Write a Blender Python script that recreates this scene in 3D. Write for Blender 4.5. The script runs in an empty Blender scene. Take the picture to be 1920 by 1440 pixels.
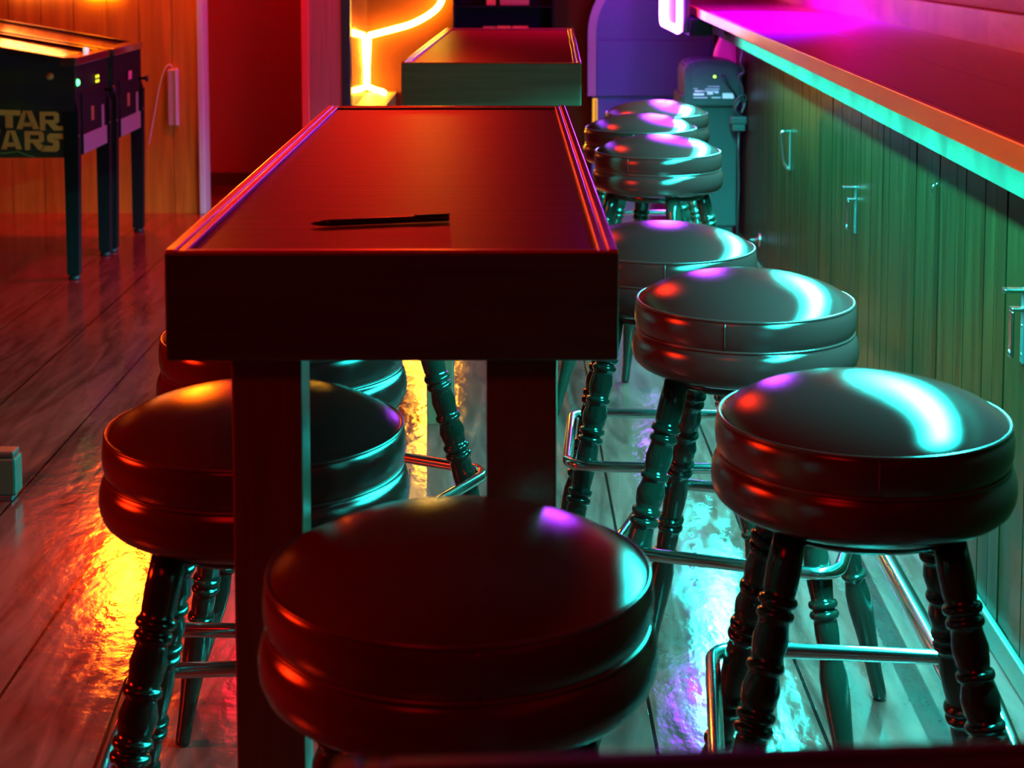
import bpy, bmesh, math, random
from mathutils import Vector, Matrix
PI = math.pi
random.seed(4)
SC = bpy.context.scene
COL = SC.collection

# ------------------------------------------------------------------ helpers
def new(): return bmesh.new()

def box(bm, x0, x1, y0, y1, z0, z1, bev=0.0, seg=2):
    vs = [bm.verts.new((x, y, z)) for z in (z0, z1) for y in (y0, y1) for x in (x0, x1)]
    fs = [(0,2,3,1),(4,5,7,6),(0,1,5,4),(2,6,7,3),(0,4,6,2),(1,3,7,5)]
    faces = [bm.faces.new([vs[i] for i in f]) for f in fs]
    if bev > 0:
        es = list({e for f in faces for e in f.edges})
        bmesh.ops.bevel(bm, geom=es, offset=bev, segments=seg, affect='EDGES', profile=0.5)

def lathe(bm, prof, n=64, M=None, smooth=True):
    """prof: list of (r, z); closed at the ends when r == 0"""
    rings = []
    for r, z in prof:
        if r <= 1e-6:
            rings.append([bm.verts.new((0, 0, z))])
        else:
            rings.append([bm.verts.new((r*math.cos(2*PI*k/n), r*math.sin(2*PI*k/n), z)) for k in range(n)])
    for a, b in zip(rings, rings[1:]):
        for k in range(n):
            k2 = (k+1) % n
            if len(a) == 1 and len(b) == 1: continue
            if len(a) == 1: f = bm.faces.new((a[0], b[k2], b[k]))
            elif len(b) == 1: f = bm.faces.new((a[k], a[k2], b[0]))
            else: f = bm.faces.new((a[k], a[k2], b[k2], b[k]))
            f.smooth = smooth
    if M is not None:
        bmesh.ops.transform(bm, matrix=M, verts=[v for r in rings for v in r])

def tube(bm, pts, r, n=12, closed=False, rad=None, cap=True):
    pts = [Vector(p) for p in pts]
    N = len(pts); rings = []
    up = None
    for i, p in enumerate(pts):
        if closed: t = (pts[(i+1) % N] - pts[i-1])
        elif i == 0: t = pts[1]-pts[0]
        elif i == N-1: t = pts[-1]-pts[-2]
        else: t = (pts[i+1]-p).normalized() + (p-pts[i-1]).normalized()
        t.normalize()
        if up is None:
            up = Vector((0,0,1)) if abs(t.z) < .9 else Vector((1,0,0))
        a = (up - t*up.dot(t)).normalized(); up = a
        b = t.cross(a)
        rr = rad[i] if rad else r
        rings.append([bm.verts.new(p + a*rr*math.cos(2*PI*k/n) + b*rr*math.sin(2*PI*k/n)) for k in range(n)])
    M = N if closed else N-1
    for i in range(M):
        A, B = rings[i], rings[(i+1) % N]
        for k in range(n):
            f = bm.faces.new((A[k], A[(k+1)%n], B[(k+1)%n], B[k])); f.smooth = True
    if not closed and cap:
        bm.faces.new(rings[0][::-1]); bm.faces.new(rings[-1])

def prism(bm, poly, y0, y1):
    """polygon in x,z extruded along y"""
    a = [bm.verts.new((x, y0, z)) for x, z in poly]
    b = [bm.verts.new((x, y1, z)) for x, z in poly]
    n = len(poly)
    bm.faces.new(a); bm.faces.new(b[::-1])
    for i in range(n): bm.faces.new((a[i], b[i], b[(i+1)%n], a[(i+1)%n]))

def smoothpath(pts, n=10):
    pts = [Vector(p) for p in pts]; out = []
    P = [pts[0]] + pts + [pts[-1]]
    for i in range(1, len(P)-2):
        p0, p1, p2, p3 = P[i-1], P[i], P[i+1], P[i+2]
        for k in range(n):
            t = k/n
            out.append(.5*((2*p1) + (p2-p0)*t + (2*p0-5*p1+4*p2-p3)*t*t + (3*p1-p0-3*p2+p3)*t**3))
    out.append(pts[-1]); return out

def roundrect(hx, hy, r, n=6):
    out = []
    for cx, cy, a0 in ((hx-r, hy-r, 0), (-hx+r, hy-r, PI/2), (-hx+r, -hy+r, PI), (hx-r, -hy+r, 1.5*PI)):
        for k in range(n+1):
            a = a0 + PI/2*k/n
            out.append((cx + r*math.cos(a), cy + r*math.sin(a)))
    return out

def obj(name, bm, mat, parent=None, loc=None):
    bmesh.ops.recalc_face_normals(bm, faces=bm.faces[:])
    me = bpy.data.meshes.new(name); bm.to_mesh(me); bm.free()
    if mat: me.materials.append(mat)
    o = bpy.data.objects.new(name, me); COL.objects.link(o)
    if parent: o.parent = parent
    if loc: o.location = loc
    return o

def tag(o, label, cat, group=None):
    o['label'] = label; o['category'] = cat
    if group: o['group'] = group
    return o

def thing(name, label, cat, loc=(0,0,0), rz=0, group=None):
    o = bpy.data.objects.new(name, None); COL.objects.link(o)
    o.empty_display_size = .1
    o.location = loc; o.rotation_euler = (0, 0, rz)
    return tag(o, label, cat, group)

def struct(name, bm, mat, parent=None):
    o = obj(name, bm, mat, parent); o['kind'] = 'structure'; return o

def dup(root, loc, rz, label):
    r = root.copy(); COL.objects.link(r)
    r.location = loc; r.rotation_euler = (0, 0, rz); r['label'] = label
    for ch in list(root.children):
        c = ch.copy(); COL.objects.link(c); c.parent = r
        for g in list(ch.children):
            d = g.copy(); COL.objects.link(d); d.parent = c
    return r

# ------------------------------------------------------------------ materials
def mat(name, col, rough=.5, metal=0, spec=.5, coat=0, emit=None, estr=0, alpha=1):
    m = bpy.data.materials.new(name); m.use_nodes = True
    b = m.node_tree.nodes['Principled BSDF']
    b.inputs['Base Color'].default_value = (*col, 1)
    b.inputs['Roughness'].default_value = rough
    b.inputs['Metallic'].default_value = metal
    b.inputs['Specular IOR Level'].default_value = spec
    b.inputs['Coat Weight'].default_value = coat
    b.inputs['Coat Roughness'].default_value = .08
    if emit:
        b.inputs['Emission Color'].default_value = (*emit, 1)
        b.inputs['Emission Strength'].default_value = estr
    return m

def nodes(m):
    nt = m.node_tree
    return nt, nt.nodes, nt.links, nt.nodes['Principled BSDF']

def wood(name, c0, c1, scale=(1,1,1), nscale=6, detail=6, rough=.4, bump=.1, spec=.5, coat=0, bdist=.002):
    m = mat(name, c0, rough, spec=spec, coat=coat)
    nt, N, L, b = nodes(m)
    tc = N.new('ShaderNodeTexCoord'); mp = N.new('ShaderNodeMapping'); mp.inputs['Scale'].default_value = scale
    nz = N.new('ShaderNodeTexNoise'); nz.inputs['Scale'].default_value = nscale; nz.inputs['Detail'].default_value = detail
    nz.inputs['Distortion'].default_value = .6
    cr = N.new('ShaderNodeValToRGB')
    cr.color_ramp.elements[0].position = .3; cr.color_ramp.elements[0].color = (*c0, 1)
    cr.color_ramp.elements[1].position = .7; cr.color_ramp.elements[1].color = (*c1, 1)
    L.new(tc.outputs['Object'], mp.inputs['Vector']); L.new(mp.outputs[0], nz.inputs['Vector'])
    L.new(nz.outputs['Fac'], cr.inputs[0]); L.new(cr.outputs[0], b.inputs['Base Color'])
    if bump:
        bp = N.new('ShaderNodeBump'); bp.inputs['Strength'].default_value = bump; bp.inputs['Distance'].default_value = bdist
        L.new(nz.outputs['Fac'], bp.inputs['Height']); L.new(bp.outputs[0], b.inputs['Normal'])
    return m

def noise_bump(m, scale, strength, dist=.002, detail=3):
    nt, N, L, b = nodes(m)
    tc = N.new('ShaderNodeTexCoord')
    nz = N.new('ShaderNodeTexNoise'); nz.inputs['Scale'].default_value = scale; nz.inputs['Detail'].default_value = detail
    bp = N.new('ShaderNodeBump'); bp.inputs['Strength'].default_value = strength; bp.inputs['Distance'].default_value = dist
    L.new(tc.outputs['Object'], nz.inputs['Vector'])
    L.new(nz.outputs['Fac'], bp.inputs['Height']); L.new(bp.outputs[0], b.inputs['Normal'])
    return m

def emis(name, col, s):
    m = mat(name, (0,0,0), .5, emit=col, estr=s); return m

# floor: old varnished boards running along the room
def floor_mat():
    m = mat('varnished_floor_boards', (.2,.15,.12), .3, spec=.5, coat=.0)
    nt, N, L, b = nodes(m)
    tc = N.new('ShaderNodeTexCoord')
    mp = N.new('ShaderNodeMapping'); mp.inputs['Scale'].default_value = (7, .9, 1)
    nz = N.new('ShaderNodeTexNoise'); nz.inputs['Scale'].default_value = 2.2; nz.inputs['Detail'].default_value = 7; nz.inputs['Distortion'].default_value = 1.6
    cr = N.new('ShaderNodeValToRGB')
    e = cr.color_ramp.elements
    e[0].position = .32; e[0].color = (.13,.0085,.0075,1); e[1].position = .68; e[1].color = (.28,.0225,.020,1)
    L.new(tc.outputs['Object'], mp.inputs[0]); L.new(mp.outputs[0], nz.inputs['Vector'])
    L.new(nz.outputs['Fac'], cr.inputs[0])
    # board joints
    br = N.new('ShaderNodeTexBrick')
    mp2 = N.new('ShaderNodeMapping'); mp2.inputs['Rotation'].default_value = (0,0,PI/2); mp2.inputs['Location'].default_value = (.0,.63,0)
    L.new(tc.outputs['Object'], mp2.inputs[0]); L.new(mp2.outputs[0], br.inputs['Vector'])
    br.inputs['Color1'].default_value = (1,1,1,1); br.inputs['Color2'].default_value = (.8,.8,.8,1); br.inputs['Mortar'].default_value = (.08,.08,.08,1)
    br.inputs['Scale'].default_value = 1; br.inputs['Mortar Size'].default_value = .0035; br.inputs['Brick Width'].default_value = 14; br.inputs['Row Height'].default_value = .295
    mx = N.new('ShaderNodeMix'); mx.data_type = 'RGBA'; mx.blend_type = 'MULTIPLY'; mx.inputs[0].default_value = 1
    L.new(cr.outputs[0], mx.inputs[6]); L.new(br.outputs['Color'], mx.inputs[7])
    L.new(mx.outputs[2], b.inputs['Base Color'])
    # lumpy varnish
    n2 = N.new('ShaderNodeTexNoise'); n2.inputs['Scale'].default_value = 24; n2.inputs['Detail'].default_value = 3
    mp3 = N.new('ShaderNodeMapping'); mp3.inputs['Scale'].default_value = (1.15, .75, 1)
    L.new(tc.outputs['Object'], mp3.inputs[0]); L.new(mp3.outputs[0], n2.inputs['Vector'])
    ad = N.new('ShaderNodeMath'); ad.operation = 'MULTIPLY_ADD'; ad.inputs[1].default_value = 1.0
    L.new(n2.outputs['Fac'], ad.inputs[0])
    sub = N.new('ShaderNodeMath'); sub.operation = 'MULTIPLY'; sub.inputs[1].default_value = -.9
    L.new(br.outputs['Fac'], sub.inputs[0]); L.new(sub.outputs[0], ad.inputs[2])
    bp = N.new('ShaderNodeBump'); bp.inputs['Strength'].default_value = .34; bp.inputs['Distance'].default_value = .003
    L.new(ad.outputs[0], bp.inputs['Height']); L.new(bp.outputs[0], b.inputs['Normal'])
    rr = N.new('ShaderNodeMapRange'); rr.inputs[1].default_value = .3; rr.inputs[2].default_value = .7; rr.inputs[3].default_value = .11; rr.inputs[4].default_value = .20
    L.new(nz.outputs['Fac'], rr.inputs[0]); L.new(rr.outputs[0], b.inputs['Roughness'])
    return m

def polish(m, ior=1.5, rough=None, scale=1.0):
    '''swap the principled shader for diffuse paint under a tight varnish gloss'''
    nt, N, L, b = nodes(m)
    out = N['Material Output']
    df = N.new('ShaderNodeBsdfDiffuse'); gl = N.new('ShaderNodeBsdfGlossy'); gl.distribution = 'BECKMANN'
    fr = N.new('ShaderNodeFresnel'); fr.inputs['IOR'].default_value = ior
    mx = N.new('ShaderNodeMixShader')
    def carry(src, dst):
        if src.is_linked: L.new(src.links[0].from_socket, dst)
        elif dst.type != 'VECTOR': dst.default_value = src.default_value
    carry(b.inputs['Base Color'], df.inputs['Color'])
    carry(b.inputs['Roughness'], gl.inputs['Roughness'])
    if rough is not None: gl.inputs['Roughness'].default_value = rough
    gl.inputs['Color'].default_value = (1,1,1,1)
    for d in (df, gl, fr): carry(b.inputs['Normal'], d.inputs['Normal'])
    fac = fr.outputs[0]
    if scale != 1:
        mu = N.new('ShaderNodeMath'); mu.operation = 'MULTIPLY'; mu.inputs[1].default_value = scale; L.new(fac, mu.inputs[0]); fac = mu.outputs[0]
    L.new(fac, mx.inputs[0]); L.new(df.outputs[0], mx.inputs[1]); L.new(gl.outputs[0], mx.inputs[2])
    L.new(mx.outputs[0], out.inputs['Surface'])
    N.remove(b)
    return m

M_floor = floor_mat()
M_vinyl = noise_bump(mat('dark_vinyl', (.055,.0036,.0036), .27, spec=.65), 9, .12, .004, 2)
M_pipe = mat('vinyl_piping', (.07,.006,.006), .3, spec=.6)
M_legwood = mat('dark_turned_wood', (.014,.008,.006), .25, spec=.5)
M_chrome = mat('chrome', (.62,.62,.62), .14, metal=1)
M_table = wood('stained_table_top', (.11,.007,.004), (.19,.013,.008), (.8, 14, 1), 5, 6, .42, .12)
M_trim = wood('stained_table_edge', (.42,.05,.015), (.52,.08,.02), (1, 1, 1), 8, 4, .33, .05)
M_apron = wood('stained_table_apron', (.034,.062,.036), (.05,.095,.055), (.6, .6, 12), 6, 5, .4, .08)
M_tleg = wood('stained_table_leg', (.08,.03,.018), (.12,.045,.028), (8, 8, .6), 6, 5, .4, .08)
M_black = mat('black_paint', (.012,.012,.013), .45)
M_blackgloss = mat('black_plastic', (.015,.015,.017), .25)
M_matteblack = mat('matte_black_paint', (.006,.005,.006), .75, spec=.15)
M_bartop = wood('varnished_counter_top', (.30,.018,.05), (.46,.03,.08), (6, .5, 1), 6, 6, .42, .1)
M_fascia = wood('varnished_counter_edge', (.85,.26,.008), (.95,.36,.015), (4, .7, 8), 5, 5, .35, .06)
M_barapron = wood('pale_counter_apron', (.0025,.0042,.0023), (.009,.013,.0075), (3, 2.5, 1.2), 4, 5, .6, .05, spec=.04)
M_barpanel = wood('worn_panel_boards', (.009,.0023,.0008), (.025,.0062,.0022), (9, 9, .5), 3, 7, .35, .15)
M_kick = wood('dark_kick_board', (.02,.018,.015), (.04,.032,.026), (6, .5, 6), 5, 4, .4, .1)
M_splash = wood('pale_back_ledge', (.45,.17,.10), (.65,.28,.17), (1.5, 1.2, 2.5), 4, 6, .5, .15)
M_redwall = noise_bump(mat('red_painted_wall', (.42,.012,.02), .6), 30, .05)
M_plank = wood('pine_planks', (.38,.10,.010), (.60,.17,.018), (9, 9, .6), 3, 6, .4, .1)
M_partwood = wood('grained_panel', (.28,.05,.05), (.40,.08,.07), (22, 22, .5), 4, 5, .45, .1)
M_white = mat('pale_painted_trim', (.55,.5,.5), .4)
M_redtrim = mat('red_gloss_trim', (.75,.02,.03), .4)
M_dark = noise_bump(mat('dark_brown_wall', (.09,.018,.002), .7, spec=.1), 20, .05)
M_lacquer = mat('lacquered_side_panel', (.20,.08,.05), .07, spec=.9, coat=1)
M_ceil = mat('dark_ceiling', (.03,.025,.025), .8)
M_ledge = mat('painted_ledge', (.2,.12,.05), .5)

polish(M_floor); polish(M_vinyl, 1.55); polish(M_pipe); polish(M_legwood); polish(M_table, 1.3, None, .35); polish(M_trim)
polish(M_apron, 1.4); polish(M_tleg, 1.4); polish(M_bartop); polish(M_fascia, 1.4); polish(M_barpanel, 1.35, None, .45); polish(M_plank, 1.4)

# ------------------------------------------------------------------ camera
cam = bpy.data.cameras.new('camera'); co = bpy.data.objects.new('camera', cam); COL.objects.link(co)
cam.sensor_width = 36; cam.lens = 3100/1920*36
PITCH = math.radians(5)
co.location = (0, 0, 1.36)
co.rotation_euler = (PI/2 - PITCH, 0, -(960-951)/3100)
cam.shift_y = -(720 - 173.2)/1920
cam.clip_start = .02
cam.dof.use_dof = True; cam.dof.focus_distance = 2.9; cam.dof.aperture_fstop = 9
SC.camera = co

# ------------------------------------------------------------------ the room
bm = new(); box(bm, -3.7, 2.6, -2.1, 9.7, -.05, 0); struct('floor', bm, M_floor)
bm = new(); box(bm, -3.7, 2.6, -2.1, 9.7, 2.75, 2.8); struct('ceiling', bm, M_ceil)
bm = new(); box(bm, -3.7, -3.6, -2.1, 9.7, 0, 2.75); struct('wall_left', bm, M_dark)
bm = new(); box(bm, -3.6, 2.6, -2.1, -2.0, 0, 2.75); struct('wall_rear', bm, M_dark)

# unseen wall added left of the view to keep red light off the pinball corner
bm = new(); box(bm, -3.6, -1.78, 4.1, 4.2, 0, 2.1); struct('wall_light_block', bm, M_dark)
# plank wall behind the pinball tables: grooved boards
bm = new()
y0, ed = 8.42, -1.575
xs = [ed]
x = -1.708
while x > -3.6: xs.append(x); x -= .166
xs.append(-3.6)
for a, b in zip(xs, xs[1:]):
    prism(bm, [(0,0)]*0 or [(b, 0), (a, 0), (a, 2.75), (b, 2.75)], y0+.006, y0+.1)
    g = .0035
    box(bm, b+g, a-g, y0, y0+.006, 0, 2.75)
struct('wall_back', bm, M_plank)
bm = new(); box(bm, -1.575, -1.545, 8.39, 8.54, 0, 2.75, .004); struct('trim_1', bm, M_white)
# red wall at the back of the hallway
bm = new(); box(bm, -3.6, -.9, 9.47, 9.57, 0, 2.75); struct('wall_hall', bm, M_redwall)
bm = new(); box(bm, -3.6, -1.03, 9.45, 9.47, 0, .07, .005); struct('baseboard_hall', bm, M_dark)
# partition end between hallway and neon corner
bm = new(); box(bm, -.993, -.83, 8.28, 9.25, 0, 2.75); struct('wall_partition', bm, M_partwood)
bm = new(); box(bm, -1.03, -.993, 8.265, 9.47, 0, 2.75, .004); struct('trim_2', bm, M_redtrim)
bm = new(); box(bm, -.83, -.785, 8.27, 8.33, 0, 2.75, .003); struct('trim_3', bm, M_black)
bm = new(); box(bm, -.83, -.783, 8.33, 9.25, 0, 2.75); struct('wall_corner', bm, M_lacquer)
bm = new(); box(bm, -.83, 1.9, 9.25, 9.35, 0, 2.75); struct('wall_far', bm, M_dark)

# ------------------------------------------------------------------ bar stools
def stool_seat(bm):
    zr = .767
    P = [(0, zr+.046), (.03, zr+.0455), (.06, zr+.0435), (.09, zr+.039), (.115, zr+.0335), (.138, zr+.0262), (.157, zr+.0178), (.170, zr+.0098), (.178, zr+.004), (.1815, zr+.001),
         (.1845, zr-.004), (.1862, zr-.014), (.1866, zr-.024), (.1858, zr-.034), (.184, zr-.042), (.1815, zr-.0465),
         (.1815, zr-.0495), (.185, zr-.053), (.1885, zr-.060), (.1905, zr-.070), (.1912, zr-.080), (.190, zr-.090), (.186, zr-.100), (.178, zr-.1075), (.168, zr-.112), (.155, zr-.1135), (0, zr-.1135)]
    lathe(bm, P, 96)

def leg_profile():
    # distance from the top (fraction), radius
    def ring(f, r0, r1, h=.009): return [(f-h, r0), (f-h*.85, r1*.93), (f-h*.3, r1), (f+h*.3, r1), (f+h*.85, r1*.93), (f+h, r0)]
    return ([(0,.0), (0,.020), (.06,.0215), (.10,.021)] + ring(.125,.019,.0245) + ring(.15,.019,.0235) + [(.17,.0195), (.195,.0225), (.22,.0205)] +
            ring(.245,.0185,.0235) + [(.262,.0195), (.285,.0238), (.31,.022)] + ring(.335,.0185,.0245) + ring(.36,.0185,.0245) +
            [(.38,.0195), (.42,.0215), (.46,.0205), (.49,.0185)] + ring(.512,.018,.0235) + ring(.536,.018,.0235) + [(.555,.019), (.58,.0195), (.60,.0185)] +
            ring(.622,.0175,.0225) + [(.64,.018), (.68,.0222), (.73,.0222), (.79,.019), (.86,.0155), (.93,.0135), (.985,.013), (1,.0122), (1,0)])

RING_Z, RING_H = .375, .183
def make_stool(label):
    t = thing('bar_stool', label, 'stool', group='bar stools with round vinyl seats')
    bm = new(); stool_seat(bm); seat = obj('seat', bm, M_vinyl, t)
    zr = .767
    bm = new()
    tube(bm, [(.1818*math.cos(2*PI*k/96), .1818*math.sin(2*PI*k/96), zr+.0012) for k in range(96)], .0026, 8, True)
    tube(bm, [(.1822*math.cos(2*PI*k/96), .1822*math.sin(2*PI*k/96), zr-.048) for k in range(96)], .0024, 8, True)
    obj('piping', bm, M_pipe, seat)
    bm = new()
    tube(bm, [(0, -.1832, zr-.001), (0,-.1858,zr-.008), (0, -.1868, zr-.024), (0, -.1856, zr-.036), (0,-.182, zr-.046)], .0013, 6)
    obj('seam', bm, M_pipe, seat)
    bm = new(); lathe(bm, [(0,.6535), (.135,.6535), (.138,.650), (.138,.640), (.132,.634), (0,.634)], 48)
    obj('swivel_plate', bm, M_legwood, t)
    top, foot = .095, .218
    for sx, sy in ((1,1),(-1,1),(-1,-1),(1,-1)):
        A = Vector((sx*top, sy*top, .645)); B = Vector((sx*foot, sy*foot, 0.004))
        d = B - A; L = d.length
        bm = new()
        lathe(bm, [(r, -f*L) for f, r in leg_profile()], 24)
        q = Vector((0,0,-1)).rotation_difference(d.normalized())
        bmesh.ops.transform(bm, matrix=Matrix.Translation(A) @ q.to_matrix().to_4x4(), verts=bm.verts[:])
        obj('leg', bm, M_legwood, t)
    bm = new()
    tube(bm, [(x, y, RING_Z) for x, y in roundrect(RING_H, RING_H, .042, 7)], .0105, 14, True)
    obj('foot_ring', bm, M_chrome, t)
    return t

R = math.radians
stools = [
    # x, y, clockwise turn, label
    (.452, 2.057, 6,  'bar stool nearest the green panel with a broad white glare across its seat'),
    (.402, 2.754, 18, 'bar stool with cyan lit seat second in the row along the counter'),
    (.309, 3.25,  4,  'bar stool partly hidden by the right edge of the near table and next to it'),
    (.440, 4.797, 32, 'bar stool with whole seat and cushion in view beside the gap between both tables'),
    (.4415, 5.428, 12, 'middle one of three bar stools clustered before the blue cabinet, set left of the others'),
    (.5375, 5.922, 4, 'rearmost bar stool in front of the blue cabinet and beside the dark kiosk'),
    (-.0465, 1.537, -7, 'large dark red bar stool at the near end of the table, closest to the camera'),
    (-.313, 2.012, -4, 'red lit bar stool tucked under the table behind its left front leg'),
    (-.346, 2.50, 2, 'bar stool under the table just behind the red lit one, mostly hidden by the apron'),
    (-.28, 2.97, 28, 'bar stool under the far part of the table showing only a turned leg and ring'),
]
proto = make_stool(stools[0][3])
proto.location = (stools[0][0], stools[0][1], 0); proto.rotation_euler = (0,0,-R(stools[0][2]))
for x, y, a, lab in stools[1:]:
    dup(proto, (x, y, 0), -R(a), lab)

# ------------------------------------------------------------------ bar tables
def make_table(label, loc, rz, w, l, h=1.04, ap=.117, mats=None):
    """origin: middle of the near short side, runs along +y"""
    t = thing('bar_table', label, 'table', loc, rz, 'long bar height tables')
    th = .022
    m_top, m_apron, m_rim, m_leg = mats or (M_table, M_apron, M_trim, M_tleg)
    bm = new(); box(bm, -w/2+th, w/2-th, th, l-th, h-.03, h-.004); obj('tabletop', bm, m_top, t)
    for a in ((-w/2, w/2, 0, th), (-w/2, w/2, l-th, l)):
        bm = new(); box(bm, *a, h-ap, h, .003); obj('apron', bm, m_apron, t)
    for a in ((-w/2, -w/2+th, th, l-th), (w/2-th, w/2, th, l-th)):
        bm = new(); box(bm, *a, h-ap, h, .003); obj('apron', bm, m_apron, t)
    # moulded rim laid on the apron tops
    for s in (-1, 1):
        bm = new()
        box(bm, min(s*(w/2-.001), s*(w/2-.012)), max(s*(w/2-.001), s*(w/2-.012)), .001, l-.001, h-.004, h+.003, .002)
        box(bm, min(s*(w/2-.013), s*(w/2-th)), max(s*(w/2-.013), s*(w/2-th)), .001, l-.001, h-.004, h+.0015, .0015)
        obj('rim', bm, m_rim, t)
    for y0, y1 in ((.0, .012), (l-.012, l)):
        bm = new(); box(bm, -w/2+th, w/2-th, y0+.001, y1-.001, h-.004, h+.002, .002); obj('rim', bm, m_rim, t)
    lw, ins = .076, .0645
    for sx in (-1, 1):
        for yy in (.026, l-.026-.072):
            bm = new()
            xa, xb = sorted((sx*(w/2-ins), sx*(w/2-ins-lw)))
            box(bm, xa, xb, yy, yy+.072, 0, h-.03, .003); obj('leg', bm, m_leg, t)
    return t

TW = .480
M_nt = wood('shaded_table_wood', (.018,.006,.005), (.03,.01,.008), (1,8,1), 5, 5, .3, .05)  # darkened version of the table wood, body shadow put into the colour
make_table('long red lit bar table in the middle with a black pen on it', (-.122, 1.722, 0), 0, TW, 1.604)
make_table('second bar table behind the first, its front apron lit dull green', (-.045, 4.60, 0), -R(1.6), .503, 1.95, ap=.12)
make_table('dark edge of a near bar table along the bottom of the photo', (.225, -.62, 0), R(3.4), .44, 1.262, mats=(M_nt, M_nt, M_nt, M_nt))

# pen
t = thing('pen', 'thin black pen lying on the near table', 'pen', (-.139, 1.925, 1.0405), R(15))
bm = new(); tube(bm, [(-.078,0,0),(-.07,0,0),(.06,0,0),(.072,0,0)], .0042, 12, rad=[.0036,.0042,.0042,.004]); obj('barrel', bm, M_blackgloss, t)
bm = new(); tube(bm, [(-.078,0,0),(-.088,0,0),(-.092,0,0)], .003, 10, rad=[.0036,.002,.0008]); obj('tip', bm, M_blackgloss, t)
bm = new(); box(bm, .03, .074, -.0012, .0012, .0042, .0056, .0004); obj('clip', bm, M_blackgloss, t)

# ------------------------------------------------------------------ the counter along the right wall
BX, BA = .609, -math.atan(.0271)
bar = thing('bar_counter', 'long wooden counter along the right wall with orange edge and green boarded front', 'counter', (BX, 0, 0), BA)
L0, L1 = -1.2, 8.6
PX = .258          # front panel, set back under the overhang
bm = new()
box(bm, .002, .217, L0, L1, 1.074, 1.11, .002); box(bm, .2185, .515, L0, L1, 1.074, 1.1095, .002)
obj('countertop', bm, M_bartop, bar)
bm = new(); box(bm, -.010, .002, L0, L1, 1.073, 1.111, .003); obj('edge_trim', bm, M_fascia, bar)
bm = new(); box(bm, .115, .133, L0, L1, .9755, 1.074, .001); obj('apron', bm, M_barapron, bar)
bm = new()
w = .0785; y = L0
while y < L1 - .01:
    y2 = min(y+w, L1)
    j = random.uniform(-.0012, .0012)
    box(bm, PX+j, PX+.015, y+.0022, y2-.0022, .05, 1.074)
    y = y2
box(bm, PX+.0055, PX+.03, L0, L1, 0, 1.074)
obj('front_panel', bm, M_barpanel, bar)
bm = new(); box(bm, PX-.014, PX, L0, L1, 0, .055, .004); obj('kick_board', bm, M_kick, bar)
bm = new(); box(bm, .515, .55, L0, L1, 1.0, 1.2, .004); obj('back_ledge', bm, M_splash, bar)
bm = new(); box(bm, .003, .025, 1.95, 6.45, 1.069, 1.074); obj('light_strip', bm, M_white, bar)
bm = new(); tube(bm, [(.0575, L0, .15), (.0575, 6.9, .15)], .019, 20); fr = obj('foot_rail', bm, M_chrome, bar)
for yy in (-.6, 1.1, 3.9, 5.4, 6.8):
    bm = new(); tube(bm, [(.0575, yy, .15), (.13, yy, .15), (PX-.004, yy, .15)], .011, 12)
    lathe(bm, [(0,0),(.03,0),(.03,.006),(0,.006)], 20, Matrix.Translation((PX, yy, .15)) @ Matrix.Rotation(-PI/2, 4, 'Y'))
    obj('bracket', bm, M_chrome, fr)
wr = None
bm = new(); box(bm, .551, .65, L0-1.0, 9.3, 0, 2.75)
bmesh.ops.transform(bm, matrix=Matrix.Translation((BX,0,0)) @ Matrix.Rotation(BA, 4, 'Z'), verts=bm.verts[:])
struct('wall_right', bm, M_redwall)

# hooks screwed to the counter front
def barpt(lx, ly, z): 
    v = Matrix.Translation((BX,0,0)) @ Matrix.Rotation(BA, 4, 'Z') @ Vector((lx, ly, z)); return v
def hook(ly, z, h, label, curved=False):
    t = thing('bag_hook', label, 'hook', barpt(PX-.001, ly, z), BA, 'chrome bag hooks on the counter front')
    bm = new()
    box(bm, -.004, .0, -.011, .011, 0, h, .0015); pl = obj('back_plate', bm, M_black, t)
    for zz in (h*.12, h*.5):
        bm = new(); lathe(bm, [(0,.002),(.003,.001),(.0035,0),(0,0)], 12, Matrix.Translation((-.004, 0, zz)) @ Matrix.Rotation(-PI/2, 4, 'Y')); obj('screw', bm, M_chrome, pl)
    bm = new()
    if curved:
        tube(bm, smoothpath([(-.002,0,h*.98),(-.030,0,h*.97),(-.036,0,h*.8),(-.030,0,h*.45),(-.026,0,h*.25),(-.014,0,h*.08),(-.002,0,h*.05)], 6), .0045, 10)
        obj('handle', bm, M_chrome, t)
    else:
        box(bm, -.040, -.002, -.011, .011, h-.008, h, .002); obj('prong', bm, M_chrome, t)
        bm = new(); box(bm, -.026, -.002, -.010, .010, h*.70, h*.70+.007, .002); box(bm, -.026, -.020, -.010, .010, h*.08, h*.70, .002)
        lathe(bm, [(0,.004),(.006,.002),(.007,0),(0,0)], 14, Matrix.Translation((-.026, 0, h*.14)) @ Matrix.Rotation(-PI/2, 4, 'Y'))
        obj('prong', bm, M_chrome, t)
    return t
hook(5.96, .555, .145, 'curved metal pull farthest along the green counter front, in the yellow light', True)
hook(4.66, .55, .135, 'chrome two pronged hook in the middle of the green counter front', False)
hook(2.985, .60, .14, 'chrome two pronged hook on the counter front at the right edge of the photo', False)
tk = thing('metal_pin', 'tiny bright metal pin sticking out of the counter front boards', 'pin', barpt(PX, 3.69, .80), BA)
bm = new(); tube(bm, [(0,0,.03),(-.008,0,.028),(-.011,0,.02),(-.011,0,0)], .0018, 8); obj('shaft', bm, M_chrome, tk)
bm = new(); lathe(bm, [(0,.001),(.004,.0005),(.004,0),(0,0)], 12, Matrix.Translation((-.0012,0,.03)) @ Matrix.Rotation(-PI/2,4,'Y')); obj('head', bm, M_chrome, tk)

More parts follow.
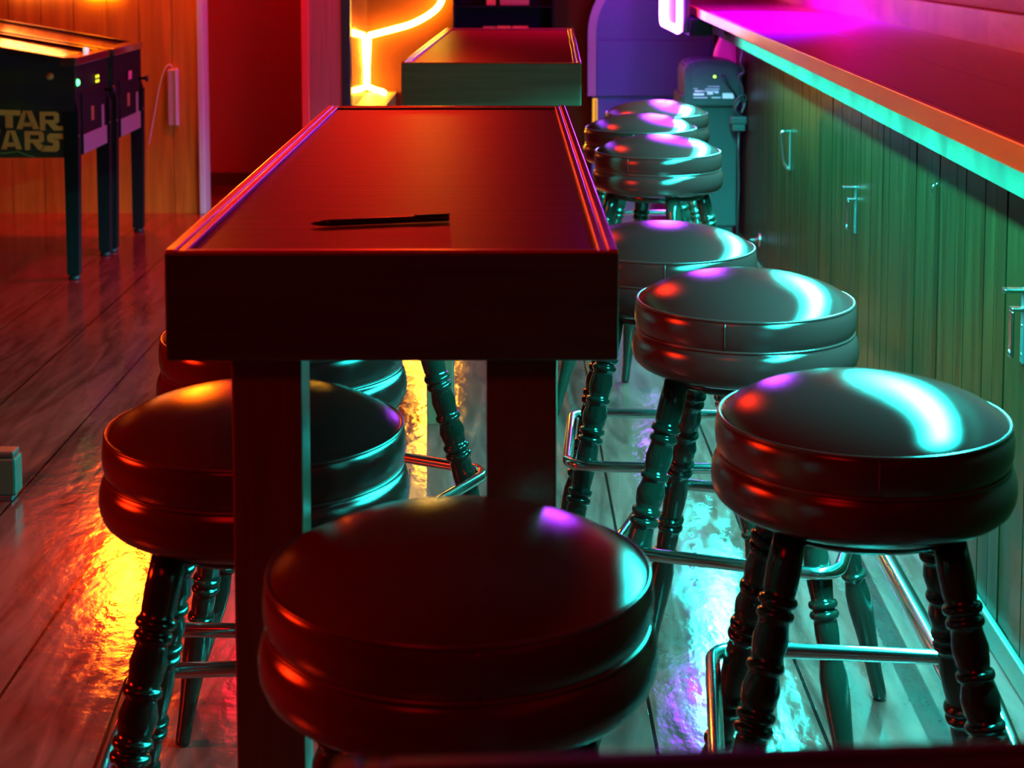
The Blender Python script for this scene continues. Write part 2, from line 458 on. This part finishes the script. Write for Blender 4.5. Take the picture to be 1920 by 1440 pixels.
# ------------------------------------------------------------------ purple lit screen at the far end of the counter
t = thing('game_screen', 'screen with glowing purple rounded frame at the far end of the counter', 'screen', (.722, 7.2, 1.008))
bm = new(); box(bm, .0, .03, -.385, .385, .0, .62, .01); obj('housing', bm, M_blackgloss, t)
bm = new(); box(bm, .028, .125, -.388, -.12, -.012, .062, .006); obj('mount', bm, M_matteblack, t)
bm = new(); tube(bm, [(-.012, a, b+.315) for a, b in roundrect(.385, .308, .06, 6)], .0125, 12, True)
obj('light_frame', bm, emis('purple_led', (.42,.04,1.0), 130), t)
bm = new(); box(bm, -.003, 0, -.35, .35, .035, .59); obj('display', bm, mat('dim_display', (.02,.01,.03), .2, emit=(.25,.02,.6), estr=.5), t)

# ------------------------------------------------------------------ kiosk beside the counter end
t = thing('kiosk', 'dark back of a small kiosk with green light and paper labels beside the counter', 'kiosk', (.915, 7.42, 0))
bm = new(); box(bm, -.135, .125, .0, .30, .10, .70, .006); obj('pedestal', bm, mat('teal_grey_plastic', (.013,.016,.017), .45), t)
bm = new(); box(bm, -.12, .11, .02, .28, 0, .105, .004); obj('plinth', bm, M_black, t)
bm = new()
pr = [(-.118, .655), (.135, .655), (.138, .80), (.120, .842), (.06, .856), (-.03, .860), (-.085, .852), (-.112, .835), (-.122, .80)]
prism(bm, pr, -.05, .26)
bmesh.ops.bevel(bm, geom=bm.edges[:], offset=.008, segments=2, affect='EDGES')
M_kb = mat('grey_plastic_shell', (.025,.032,.032), .4)
hd = obj('shell', bm, M_kb, t)
bm = new()
pr2 = [(-.085, .690), (.120, .690), (.122, .79), (.105, .818), (.05, .828), (-.03, .832), (-.072, .825), (-.088, .80)]
prism(bm, pr2, -.056, -.049); obj('back_cover', bm, mat('grey_plastic_cover', (.032,.042,.042), .42), hd)
M_lab = mat('paper_label', (.75,.8,.8), .6)
bm = new(); box(bm, .048, .098, -.0585, -.056, .688, .712); obj('label', bm, M_lab, hd)
bm = new()
for (a, b, z0, z1) in ((-.082,-.035,.702,.711),(-.076,-.04,.718,.724),(-.083,-.062,.731,.733),(-.03,.035,.729,.732),(-.02,.035,.741,.743),(-.02,.005,.706,.724),(.012,.03,.712,.718),(-.083,-.02,.690,.693),(.0,.040,.690,.694),(-.055,.03,.720,.723)):
    box(bm, a, b, -.0578, -.0555, z0, z1)
obj('printed_text', bm, M_lab, hd)
bm = new(); lathe(bm, [(0,.003),(.005,.002),(.006,0),(0,0)], 16, Matrix.Translation((.012, -.056, .786)) @ Matrix.Rotation(PI/2, 4, 'X')); obj('status_light', bm, emis('green_led', (.35,1,.05), 5), hd)
bm = new(); tube(bm, smoothpath([(.045,-.05,.79),(.05,-.075,.785),(.065,-.08,.755),(.095,-.075,.715),(.125,-.06,.67),(.15,-.03,.63)], 8), .0055, 10); obj('power_lead', bm, M_blackgloss, hd)

t = thing('junction_box', 'small grey box with cables at the counter end right of the kiosk', 'box', (1.028, 7.30, .555))
bm = new(); box(bm, -.042, .035, -.03, .02, .025, .062, .008); obj('lid', bm, M_kb, t)
bm = new(); box(bm, -.032, .028, -.025, .018, -.005, .026, .006); obj('body', bm, M_kb, t)
bm = new(); tube(bm, smoothpath([(.01,.0,.06),(-.02,-.02,.09),(.0,-.02,.13),(.025,-.01,.12),(.01,-.02,.08),(.02,0,.10),(.015,.0,.18),(.0,.0,.235),(.02,-.01,.26),(.005,-.01,.30),(.02,0,.36)], 8), .006, 10)
tube(bm, smoothpath([(-.005,.0,.06),(-.025,-.02,.10),(-.002,-.03,.15),(.03,-.02,.15),(.02,0,.10)], 8), .0045, 8)
obj('cable', bm, M_kb, t)
bm = new(); tube(bm, [(.0,.0,0),(.0,.005,-.1),(.005,.01,-.25),(.0,.02,-.55)], .006, 8); obj('cable', bm, M_black, t)

# pink cloth hanging under the counter end
t = thing('hanging_cloth', 'bright pink cloth hanging under the far end of the counter', 'cloth', (1.035, 7.78, .79))
bm = new()
n = 40; rows = 14
rg = []
for i in range(rows+1):
    f = i/rows; z = .20*(1-f)
    wv = .012 + .052*math.sin(min(1, f*1.15)*PI*.55)**1.2
    ring = []
    for k in range(n):
        a = 2*PI*k/n
        fold = 1 + .16*math.sin(5*a+1.2)*f
        ring.append(bm.verts.new((wv*1.15*math.cos(a)*fold + .014*f, wv*.55*math.sin(a)*fold, z)))
    rg.append(ring)
for A, B in zip(rg, rg[1:]):
    for k in range(n):
        fc = bm.faces.new((A[k], A[(k+1)%n], B[(k+1)%n], B[k])); fc.smooth = True
bm.faces.new(rg[0]); bm.faces.new(rg[-1][::-1])
obj('cloth', bm, mat('pink_cloth', (.85,.05,.22), .5), t)
bm = new(); tube(bm, smoothpath([(0,0,.195),(-.006,0,.215),(.006,0,.25),(.0,0,.284)], 6), .004, 8); obj('loop', bm, M_white, t)

# ------------------------------------------------------------------ blue cabinet behind the stools
t = thing('arcade_cabinet', 'tall blue grey cabinet with rounded shoulder, purple lit, behind the far stools', 'cabinet', (.76, 9.07, 0))
M_cab = mat('blue_grey_laminate', (.06,.05,.26), .38)
M_cabe = mat('pale_edge_moulding', (.30,.20,.30), .3)
def arc(rad, n=24):
    xc = -.325 + .39
    return [(xc + rad*math.cos(PI/4 + PI*.75*k/n), .9 + rad*math.sin(PI/4 + PI*.75*k/n)) for k in range(n+1)]
bm = new(); prism(bm, [(-.325, .56), (.36, .56), (.36, .9)] + arc(.39), -.15, .17); obj('body', bm, M_cab, t)
# front edge moulding, following the rounded shoulder
bm = new()
pa = arc(.39) + [(-.325, .56)]; pb = arc(.345) + [(-.280, .56)]
va = [bm.verts.new((x, -.165, z)) for x, z in pa]; vb = [bm.verts.new((x, -.165, z)) for x, z in pb]
vc = [bm.verts.new((x, -.150, z)) for x, z in pa]; vd = [bm.verts.new((x, -.150, z)) for x, z in pb]
for i in range(len(pa)-1):
    bm.faces.new((va[i], va[i+1], vb[i+1], vb[i])); bm.faces.new((va[i], vc[i], vc[i+1], va[i+1])); bm.faces.new((vb[i], vb[i+1], vd[i+1], vd[i]))
obj('edge_moulding', bm, M_cabe, t)
bm = new(); box(bm, -.277, .34, -.160, -.150, .56, .862, .003); obj('lower_panel', bm, M_cab, t)
bm = new(); box(bm, -.300, .34, -.13, .17, .0, .56, .003); obj('base', bm, M_cab, t)
bm = new(); box(bm, -.297, -.272, -.165, -.135, .36, .545, .003); obj('amber_glow_strip', bm, emis('amber_glow_strip', (1,.42,.01), 1.1), t)  # glow put in for a yellow reflection on this trim strip
bm = new(); box(bm, -.285, -.279, -.168, -.1645, .37, .54); obj('strip_divider', bm, mat('dark_orange_strip', (.2,.08,.01), .5), t)

# ------------------------------------------------------------------ dark display case with red boxes
t = thing('display_case', 'black open display case against the far wall behind the second table', 'shelf', (-.018, 9.12, 0))
bm = new()
box(bm, -.277, -.262, -.12, .12, .5, 1.6); box(bm, .262, .277, -.12, .12, .5, 1.6); box(bm, -.262, .262, .10, .12, .5, 1.6); box(bm, -.277, .277, -.12, .12, .0, .5)
box(bm, -.277, .277, -.12, .12, 1.6, 1.62)
obj('carcass', bm, M_matteblack, t)
M_shelf = mat('dark_shelf', (.006,.004,.004), .7, spec=.1)
for z in (.885, 1.035):
    bm = new(); box(bm, -.262, .262, -.11, .10, z, z+.012); obj('shelf', bm, M_shelf, t)
M_rb = mat('red_carton', (.75,.10,.04), .5); M_rb2 = mat('dull_red_carton', (.45,.08,.05), .5)
def carton(x, z, w, h, m, label, tilt=0):
    t = thing('carton', label, 'box', (x, 9.06, z), 0, 'small red boxes in the display case')
    bm = new(); box(bm, -w/2, w/2, -.03, .03, 0, h, .002); obj('body', bm, m, t)
    bm = new(); box(bm, -w/2-.001, w/2+.001, -.031, .031, h, h+.006, .001); obj('lid', bm, m, t)
    if tilt: t.rotation_euler = (0, tilt, 0)
carton(-.098, .897, .066, .028, M_rb2, 'dull red box, first from the left on the lower shelf of the display case')
carton(-.018, .897, .076, .030, M_rb, 'brightest red box in the middle of the lower shelf of the display case')
carton(.072, .897, .084, .030, M_rb, 'red box, last to the right on the lower shelf of the display case')
carton(-.088, 1.047, .05, .05, M_rb, 'small red box at the left on the upper shelf of the display case')
carton(.040, 1.047, .16, .05, M_rb2, 'wide dull red box on the upper shelf of the display case')

# ------------------------------------------------------------------ neon cocktail glass and its ledge
t = thing('ledge', 'low ledge in the corner lit yellow by the neon glass', 'ledge', (-.70, 8.85, 0))
bm = new(); box(bm, -.081, .076, -.45, .398, .0, .545, .004); obj('body', bm, M_ledge, t)
bm = new(); box(bm, -.082, .080, -.46, .399, .545, .556, .003); obj('top_board', bm, M_ledge, t)
t = thing('neon_glass', 'glowing yellow neon cocktail glass sign in the corner', 'neon sign', (-.75, 9.2, .556))
M_neon = emis('yellow_neon', (1,.50,.035), 125)
def pz(px, py): return ((px-951)*9.2/3100 + .75, 0, 1.36-(py+98)*9.2/3100 - .556)
bm = new()
tube(bm, smoothpath([pz(691,66), pz(700,64), pz(735,55), pz(770,45), pz(800,30), pz(820,14), pz(829,-4), pz(826,-26), pz(812,-60), pz(800,-110), pz(796,-160)], 6), .0155, 12)
obj('bowl', bm, M_neon, t)
bm = new(); tube(bm, [pz(691,66), pz(690,90), pz(688,130), pz(688,160), (pz(690,178)[0],0,.03), (.02,-.0,.012)], .014, 12); obj('stem', bm, M_neon, t)
bm = new(); tube(bm, smoothpath([(.0,-.0,.016),(.03,-.02,.014),(.06,-.10,.014),(.08,-.20,.014)], 6), .012, 10); obj('foot', bm, M_neon, t)
bm = new()
for px, py in ((735,55),(820,14)):
    p = Vector(pz(px,py)); tube(bm, [p, p+Vector((0,.045,0))], .004, 8)
obj('standoff', bm, M_white, t)

# ------------------------------------------------------------------ pinball tables by the plank wall
M_side = mat('dark_printed_side', (.02,.03,.035), .35)
nt, N, L, b = nodes(M_side)
tc = N.new('ShaderNodeTexCoord'); mp = N.new('ShaderNodeMapping'); mp.inputs['Scale'].default_value = (1.5, 1, 5)
nz = N.new('ShaderNodeTexNoise'); nz.inputs['Scale'].default_value = 2.3; nz.inputs['Detail'].default_value = 4
cr = N.new('ShaderNodeValToRGB'); e = cr.color_ramp.elements
e[0].position=.38; e[0].color=(.008,.012,.024,1); e[1].position=.62; e[1].color=(.03,.036,.018,1)
L.new(tc.outputs['Object'], mp.inputs[0]); L.new(mp.outputs[0], nz.inputs['Vector']); L.new(nz.outputs['Fac'], cr.inputs[0]); L.new(cr.outputs[0], b.inputs['Base Color'])
M_letter = mat('orange_lettering', (.95,.30,.06), .5)
M_glass = mat('playfield_glass', (.25,.10,.04), .12, spec=1.0, coat=1)
M_steel = mat('brushed_steel', (.5,.48,.5), .3, metal=1)
M_coin = mat('coin_door_plate', (.45,.38,.45), .35, metal=.6)
def pinball(y0, y1, label, front=-1.765, lettering=True, green=True):
    t = thing('pinball_table', label, 'pinball machine', (front, (y0+y1)/2, 0), 0, 'pinball tables by the plank wall')
    h = (y1-y0)/2; LEN = 1.28; sl = .17
    zt = .885; zb = .505
    bm = new()   # body: side outline extruded across
    prism(bm, [(0, zb), (0, zt), (-LEN, zt+sl*LEN), (-LEN, zb+.09), (-.6, zb)], -h, h)
    body = obj('cabinet', bm, M_side, t)
    bm = new()
    for s in (-1, 1):
        ya, yb = sorted((s*h, s*(h-.03)))
        prism(bm, [(.012, zt), (.012, zt+.022), (-LEN, zt+.022+sl*LEN), (-LEN, zt+sl*LEN)], ya-.002, yb+.002)
    obj('side_rail', bm, M_blackgloss, t)
    bm = new(); prism(bm, [(-.06, zt+.010), (-.06, zt+.020), (-LEN, zt+.020+sl*(LEN)), (-LEN, zt+.010+sl*LEN)], -h+.032, h-.032)
    obj('playfield_glass', bm, M_glass, t)
    bm = new(); box(bm, -.06, .014, -h-.004, h+.004, zt-.005, zt+.030, .006); obj('lockdown_bar', bm, mat('black_lockdown_bar', (.05,.03,.025), .2, metal=.0, spec=.8, coat=1), t)
    bm = new(); box(bm, 0, .004, -h+.002, h-.002, zb, zt-.004); obj('front_board', bm, M_matteblack, t)
    # front: coin door with plates, plunger, lights
    bm = new(); box(bm, 0, .012, -.19, .20, zb+.005, zt-.12, .004); cd = obj('coin_door', bm, M_matteblack, t)
    bm = new()
    box(bm, .012, .016, -.19, .20, zb+.005, zb+.085, .002); box(bm, .012, .016, .12, .155, zb+.085, zb+.18, .002)
    obj('coin_plate', bm, M_coin, cd)
    bm = new(); box(bm, .012, .017, -.06, -.02, zb+.13, zb+.19, .002); obj('coin_slot', bm, mat('dim_orange_slot', (.35,.12,.05), .4), cd)
    bm = new(); lathe(bm, [(0,.06),(.016,.056),(.018,.048),(.007,.04),(.007,0),(0,0)], 20, Matrix.Translation((0, h-.09, zt-.14)) @ Matrix.Rotation(PI/2, 4, 'Y')); obj('plunger', bm, M_blackgloss, t)
    if green:
        bm = new(); lathe(bm, [(0,.014),(.010,.012),(.014,.006),(.014,0),(0,0)], 20, Matrix.Translation((.0, -h+.045, zt-.075)) @ Matrix.Rotation(PI/2, 4, 'Y')); obj('start_button', bm, emis('green_button', (.05,1,.15), 9), t)
        bm = new()
        for dy in (0, .035):
            for dz in (0, .020): lathe(bm, [(0,.006),(.006,.004),(.007,0),(0,0)], 12, Matrix.Translation((.012, .04+dy, zt-.092+dz)) @ Matrix.Rotation(PI/2, 4, 'Y'))
        obj('coin_lamp', bm, emis('yellow_lamp', (.75,.7,.02), 2.2), t)
        bm = new(); lathe(bm, [(0,.026),(.010,.022),(.013,.012),(.010,.003),(.011,0),(0,0)], 20, Matrix.Translation((-.025, .03, zt+.030))); obj('knob', bm, mat('white_knob', (.9,.9,.9), .2, emit=(1,.95,.9), estr=.7), t)
        bm = new(); lathe(bm, [(0,.008),(.014,.006),(.016,0),(0,0)], 20, Matrix.Translation((-.095, -h, zt-.045)) @ Matrix.Rotation(PI/2, 4, 'X')); obj('flipper_button', bm, mat('amber_button', (.7,.28,.06), .35), t)
    else:
        bm = new(); box(bm, .012, .017, -.03, .03, zt-.13, zt-.09, .002); obj('coin_slot', bm, mat('pink_slot', (.6,.15,.3), .4), cd)
    for sx, sy in ((0,-1),(0,1),(1,-1),(1,1)):
        x = -.012 if sx == 0 else -LEN+.06
        top = zb+.19 if sx == 0 else zb+.24
        bm = new()
        yy = sy*(h-.016)
        prism(bm, [(x-.03, .02), (x+.018, .02), (x+.030, top), (x-.032, top)], yy-.024, yy+.024)
        prism(bm, [(x-.018, top), (x+.026, top), (x+.014, top+.05), (x-.01, top+.05)], yy-.012, yy+.012)
        lg = obj('leg', bm, M_matteblack, t)
        bm = new(); lathe(bm, [(0,0),(.024,0),(.024,.012),(.008,.02),(.008,.03),(0,.03)], 16, Matrix.Translation((x-.005, yy, 0))); obj('leveler', bm, M_black, lg)
        if sx == 0:
            bm = new()
            for zz in (top-.10, top-.03):
                lathe(bm, [(0,.006),(.006,.004),(.008,0),(0,0)], 12, Matrix.Translation((x+.024, yy-.010, zz)) @ Matrix.Rotation(PI/2, 4, 'Y'))
            obj('bolt', bm, M_steel, lg)
    bm = new(); box(bm, -LEN-.02, -LEN+.24, -h-.03, h+.03, zt+sl*LEN-.05, zt+sl*LEN+.62, .006); obj('backbox', bm, M_side, t)
    if lettering:
        u = .00048
        ox = -2.0554 - front; oz = 1.148
        def P(pts): return [(ox+u*a, oz-u*b) for a, b in pts]
        letters = []
        def A(x, y, w=190, hh=165, xr=1):
            letters.append([(x,y+hh),(x+w*.30,y),(x+w*.46,y),(x+w*.27,y+hh)])
            letters.append([(x+w*.30,y),(x+w*.68,y),(x+w,y+hh),(x+w*.72,y+hh),(x+w*.47,y+14)])
            letters.append([(x+w*.30,y+hh*.64),(x+w*.70,y+hh*.64),(x+w*.76,y+hh*.86),(x+w*.24,y+hh*.86)])
        def Rr(x, y, w=170, hh=170, tail=60, tail_y=None):
            letters.append([(x,y),(x+46,y),(x+46,y+hh),(x,y+hh)])
            letters.append([(x+46,y),(x+w-22,y),(x+w,y+22),(x+w-8,y+34),(x+46,y+34)])
            letters.append([(x+w-44,y+34),(x+w-8,y+34),(x+w,y+22),(x+w,y+84),(x+w-18,y+100),(x+w-44,y+100)])
            letters.append([(x+46,y+70),(x+w-44,y+70),(x+w-44,y+100),(x+46,y+100)])
            letters.append([(x+66,y+100),(x+w-44,y+100),(x+w-10,y+122),(x+w+tail,y+122),(x+w+tail,y+hh),(x+116,y+hh)])
        # first row
        letters.append([(-60,925),(150,932),(150,978),(-60,972)]); letters.append([(20,976),(84,978),(84,1084),(20,1084)])
        letters.append([(-70,925),(-250,920),(-262,940),(-262,1000),(-244,1012),(-150,1012),(-150,1030),(-320,1030),(-320,1078),(-110,1078),(-98,1062),(-98,985),(-112,972),(-200,972),(-200,965),(-70,968)])
        A(112, 936, 196, 158); Rr(312, 945, 165, 160, 50)
        # second row
        letters.append([(-260,1098),(-210,1098),(-190,1190),(-160,1110),(-120,1110),(-90,1190),(-70,1098),(-22,1098),(-60,1256),(-112,1256),(-140,1180),(-168,1256),(-222,1256)])
        A(-20, 1104, 176, 162); Rr(180, 1110, 165, 162, 0)
        letters.append([(525,1130),(395,1130),(372,1148),(372,1188),(386,1204),(420,1214),(420,1236),(330,1236),(318,1286),(448,1288),(474,1264),(474,1196),(455,1180),(420,1180),(420,1174),(525,1182)])
        bm = new()
        for lt in letters: prism(bm, P(lt), -h-.0022, -h+.001)
        obj('lettering', bm, M_letter, body)
        bm = new(); tube(bm, [(ox+u*a, -h-.001, oz-u*bb) for a, bb in ((-200,1300),(0,1300),(120,1285),(200,1318),(262,1335))], .0022, 8); obj('printed_curve', bm, mat('pale_green_line', (.25,.4,.12), .5), body)
    return t
pinball(6.71, 7.27, 'near pinball table with orange block lettering on its side and a green lit button')
pinball(7.33, 7.89, 'rear pinball table by the plank wall with a plain dark front', front=-1.755, lettering=False, green=False)

# fittings on the plank wall
t = thing('wall_box', 'narrow pale box with a thin cord on the plank wall beside the pinball tables', 'box', (-1.703, 8.419, .457))
bm = new(); box(bm, -.024, .014, -.035, 0, 0, .285, .004); obj('cover', bm, mat('pink_white_plastic', (.45,.33,.33), .45), t)
bm = new(); box(bm, .014, .026, -.045, 0, 0, .29, .003); obj('flange', bm, M_white, t)
bm = new(); tube(bm, smoothpath([(.0,-.01,.285),(-.012,-.012,.31),(-.04,-.012,.29),(-.07,-.012,.2),(-.1,-.012,.05),(-.13,-.012,-.1)], 8), .003, 8); obj('cord', bm, M_white, t)
t = thing('floor_box', 'small dark box on the floor cut by the left edge of the photo', 'box', (-1.34, 4.0, 0))
bm = new(); box(bm, -.13, .131, -.03, .03, .015, .11, .006); obj('body', bm, mat('dark_green_metal', (.003,.02,.012), .5), t)
bm = new(); box(bm, -.125, .126, -.027, .027, .11, .125, .004); obj('lid', bm, M_black, t)
bm = new(); box(bm, -.12, .12, -.025, .025, .0, .015, .003); obj('foot', bm, M_black, t)

# ------------------------------------------------------------------ lights
def area(name, loc, rot, sx, sy, col, e, spread=PI, rnd=False):
    l = bpy.data.lights.new(name, 'AREA'); l.shape = 'ELLIPSE' if rnd else 'RECTANGLE'; l.size = sx; l.size_y = sy
    l.color = col; l.energy = e; l.spread = spread
    o = bpy.data.objects.new(name, l); COL.objects.link(o); o.location = loc; o.rotation_euler = rot
    return o
def point(name, loc, r, col, e):
    l = bpy.data.lights.new(name, 'POINT'); l.shadow_soft_size = r; l.color = col; l.energy = e
    o = bpy.data.objects.new(name, l); COL.objects.link(o); o.location = loc
    return o
def spot(name, loc, r, col, e, ang):
    l = bpy.data.lights.new(name, 'SPOT'); l.shadow_soft_size = r; l.color = col; l.energy = e
    l.spot_size = R(ang); l.spot_blend = .5
    o = bpy.data.objects.new(name, l); COL.objects.link(o); o.location = loc
    return o
# cyan LED strip under the counter lip, tilted out into the room
p = barpt(.014, (2.0+6.4)/2, 1.0685)
o = area('counter_led', p, (0, 0, BA), .02, 6.4-2.0, (.015,1,.92), 940, spread=R(157))
o.rotation_euler = (Matrix.Rotation(BA, 4, 'Z') @ Matrix.Rotation(R(4), 4, 'Y')).to_euler()
# red ceiling lamps and one low side fill
area('red_ceiling_lamp', (-.45, 7.0, 2.7), (0,0,0), .3, .3, (1,.02,.004), 52, rnd=True)
point('red_side_fill', (-2.7, 2.2, 1.38), .15, (1,.02,.002), 200)  # unseen light added to redden the counter edge and left floor
area('red_room_lamp', (-.9, .0, 2.7), (0,0,0), .7, .7, (1,.004,.008), 14, rnd=True)
area('red_hall_lamp', (-1.35, 9.0, 2.7), (0,0,0), .4, .4, (1,.01,.03), 20, rnd=True)
# orange lamp over the pinball tables
point('orange_wall_lamp', (-1.97, 8.32, 1.94), .085, (1,.14,.004), 150)
spot('purple_counter_lamp', (1.0, 6.7, 1.62), .32, (.30,.0,1), 330, 150)
area('glass_glare_light', (-2.36, 8.40, 1.25), (PI/2,0,0), .34, .22, (1,.66,.42), 7)  # unseen light added for the white glare on the pinball glass
area('glass_glare_yellow', (-2.06, 8.40, 1.16), (PI/2,0,0), .16, .08, (1,.55,.02), 4)  # unseen light added for the yellow glare on the pinball glass

w = bpy.data.worlds.new('world'); SC.world = w; w.use_nodes = True
w.node_tree.nodes['Background'].inputs[0].default_value = (0,0,0,1)
SC.view_settings.view_transform = 'Standard'; SC.view_settings.look = 'None'
SC.view_settings.exposure = 0; SC.view_settings.gamma = 1
try: SC.view_settings.use_curve_mapping = False
except Exception: pass
SC.cycles.use_denoising = True
SC.cycles.sample_clamp_indirect = 6
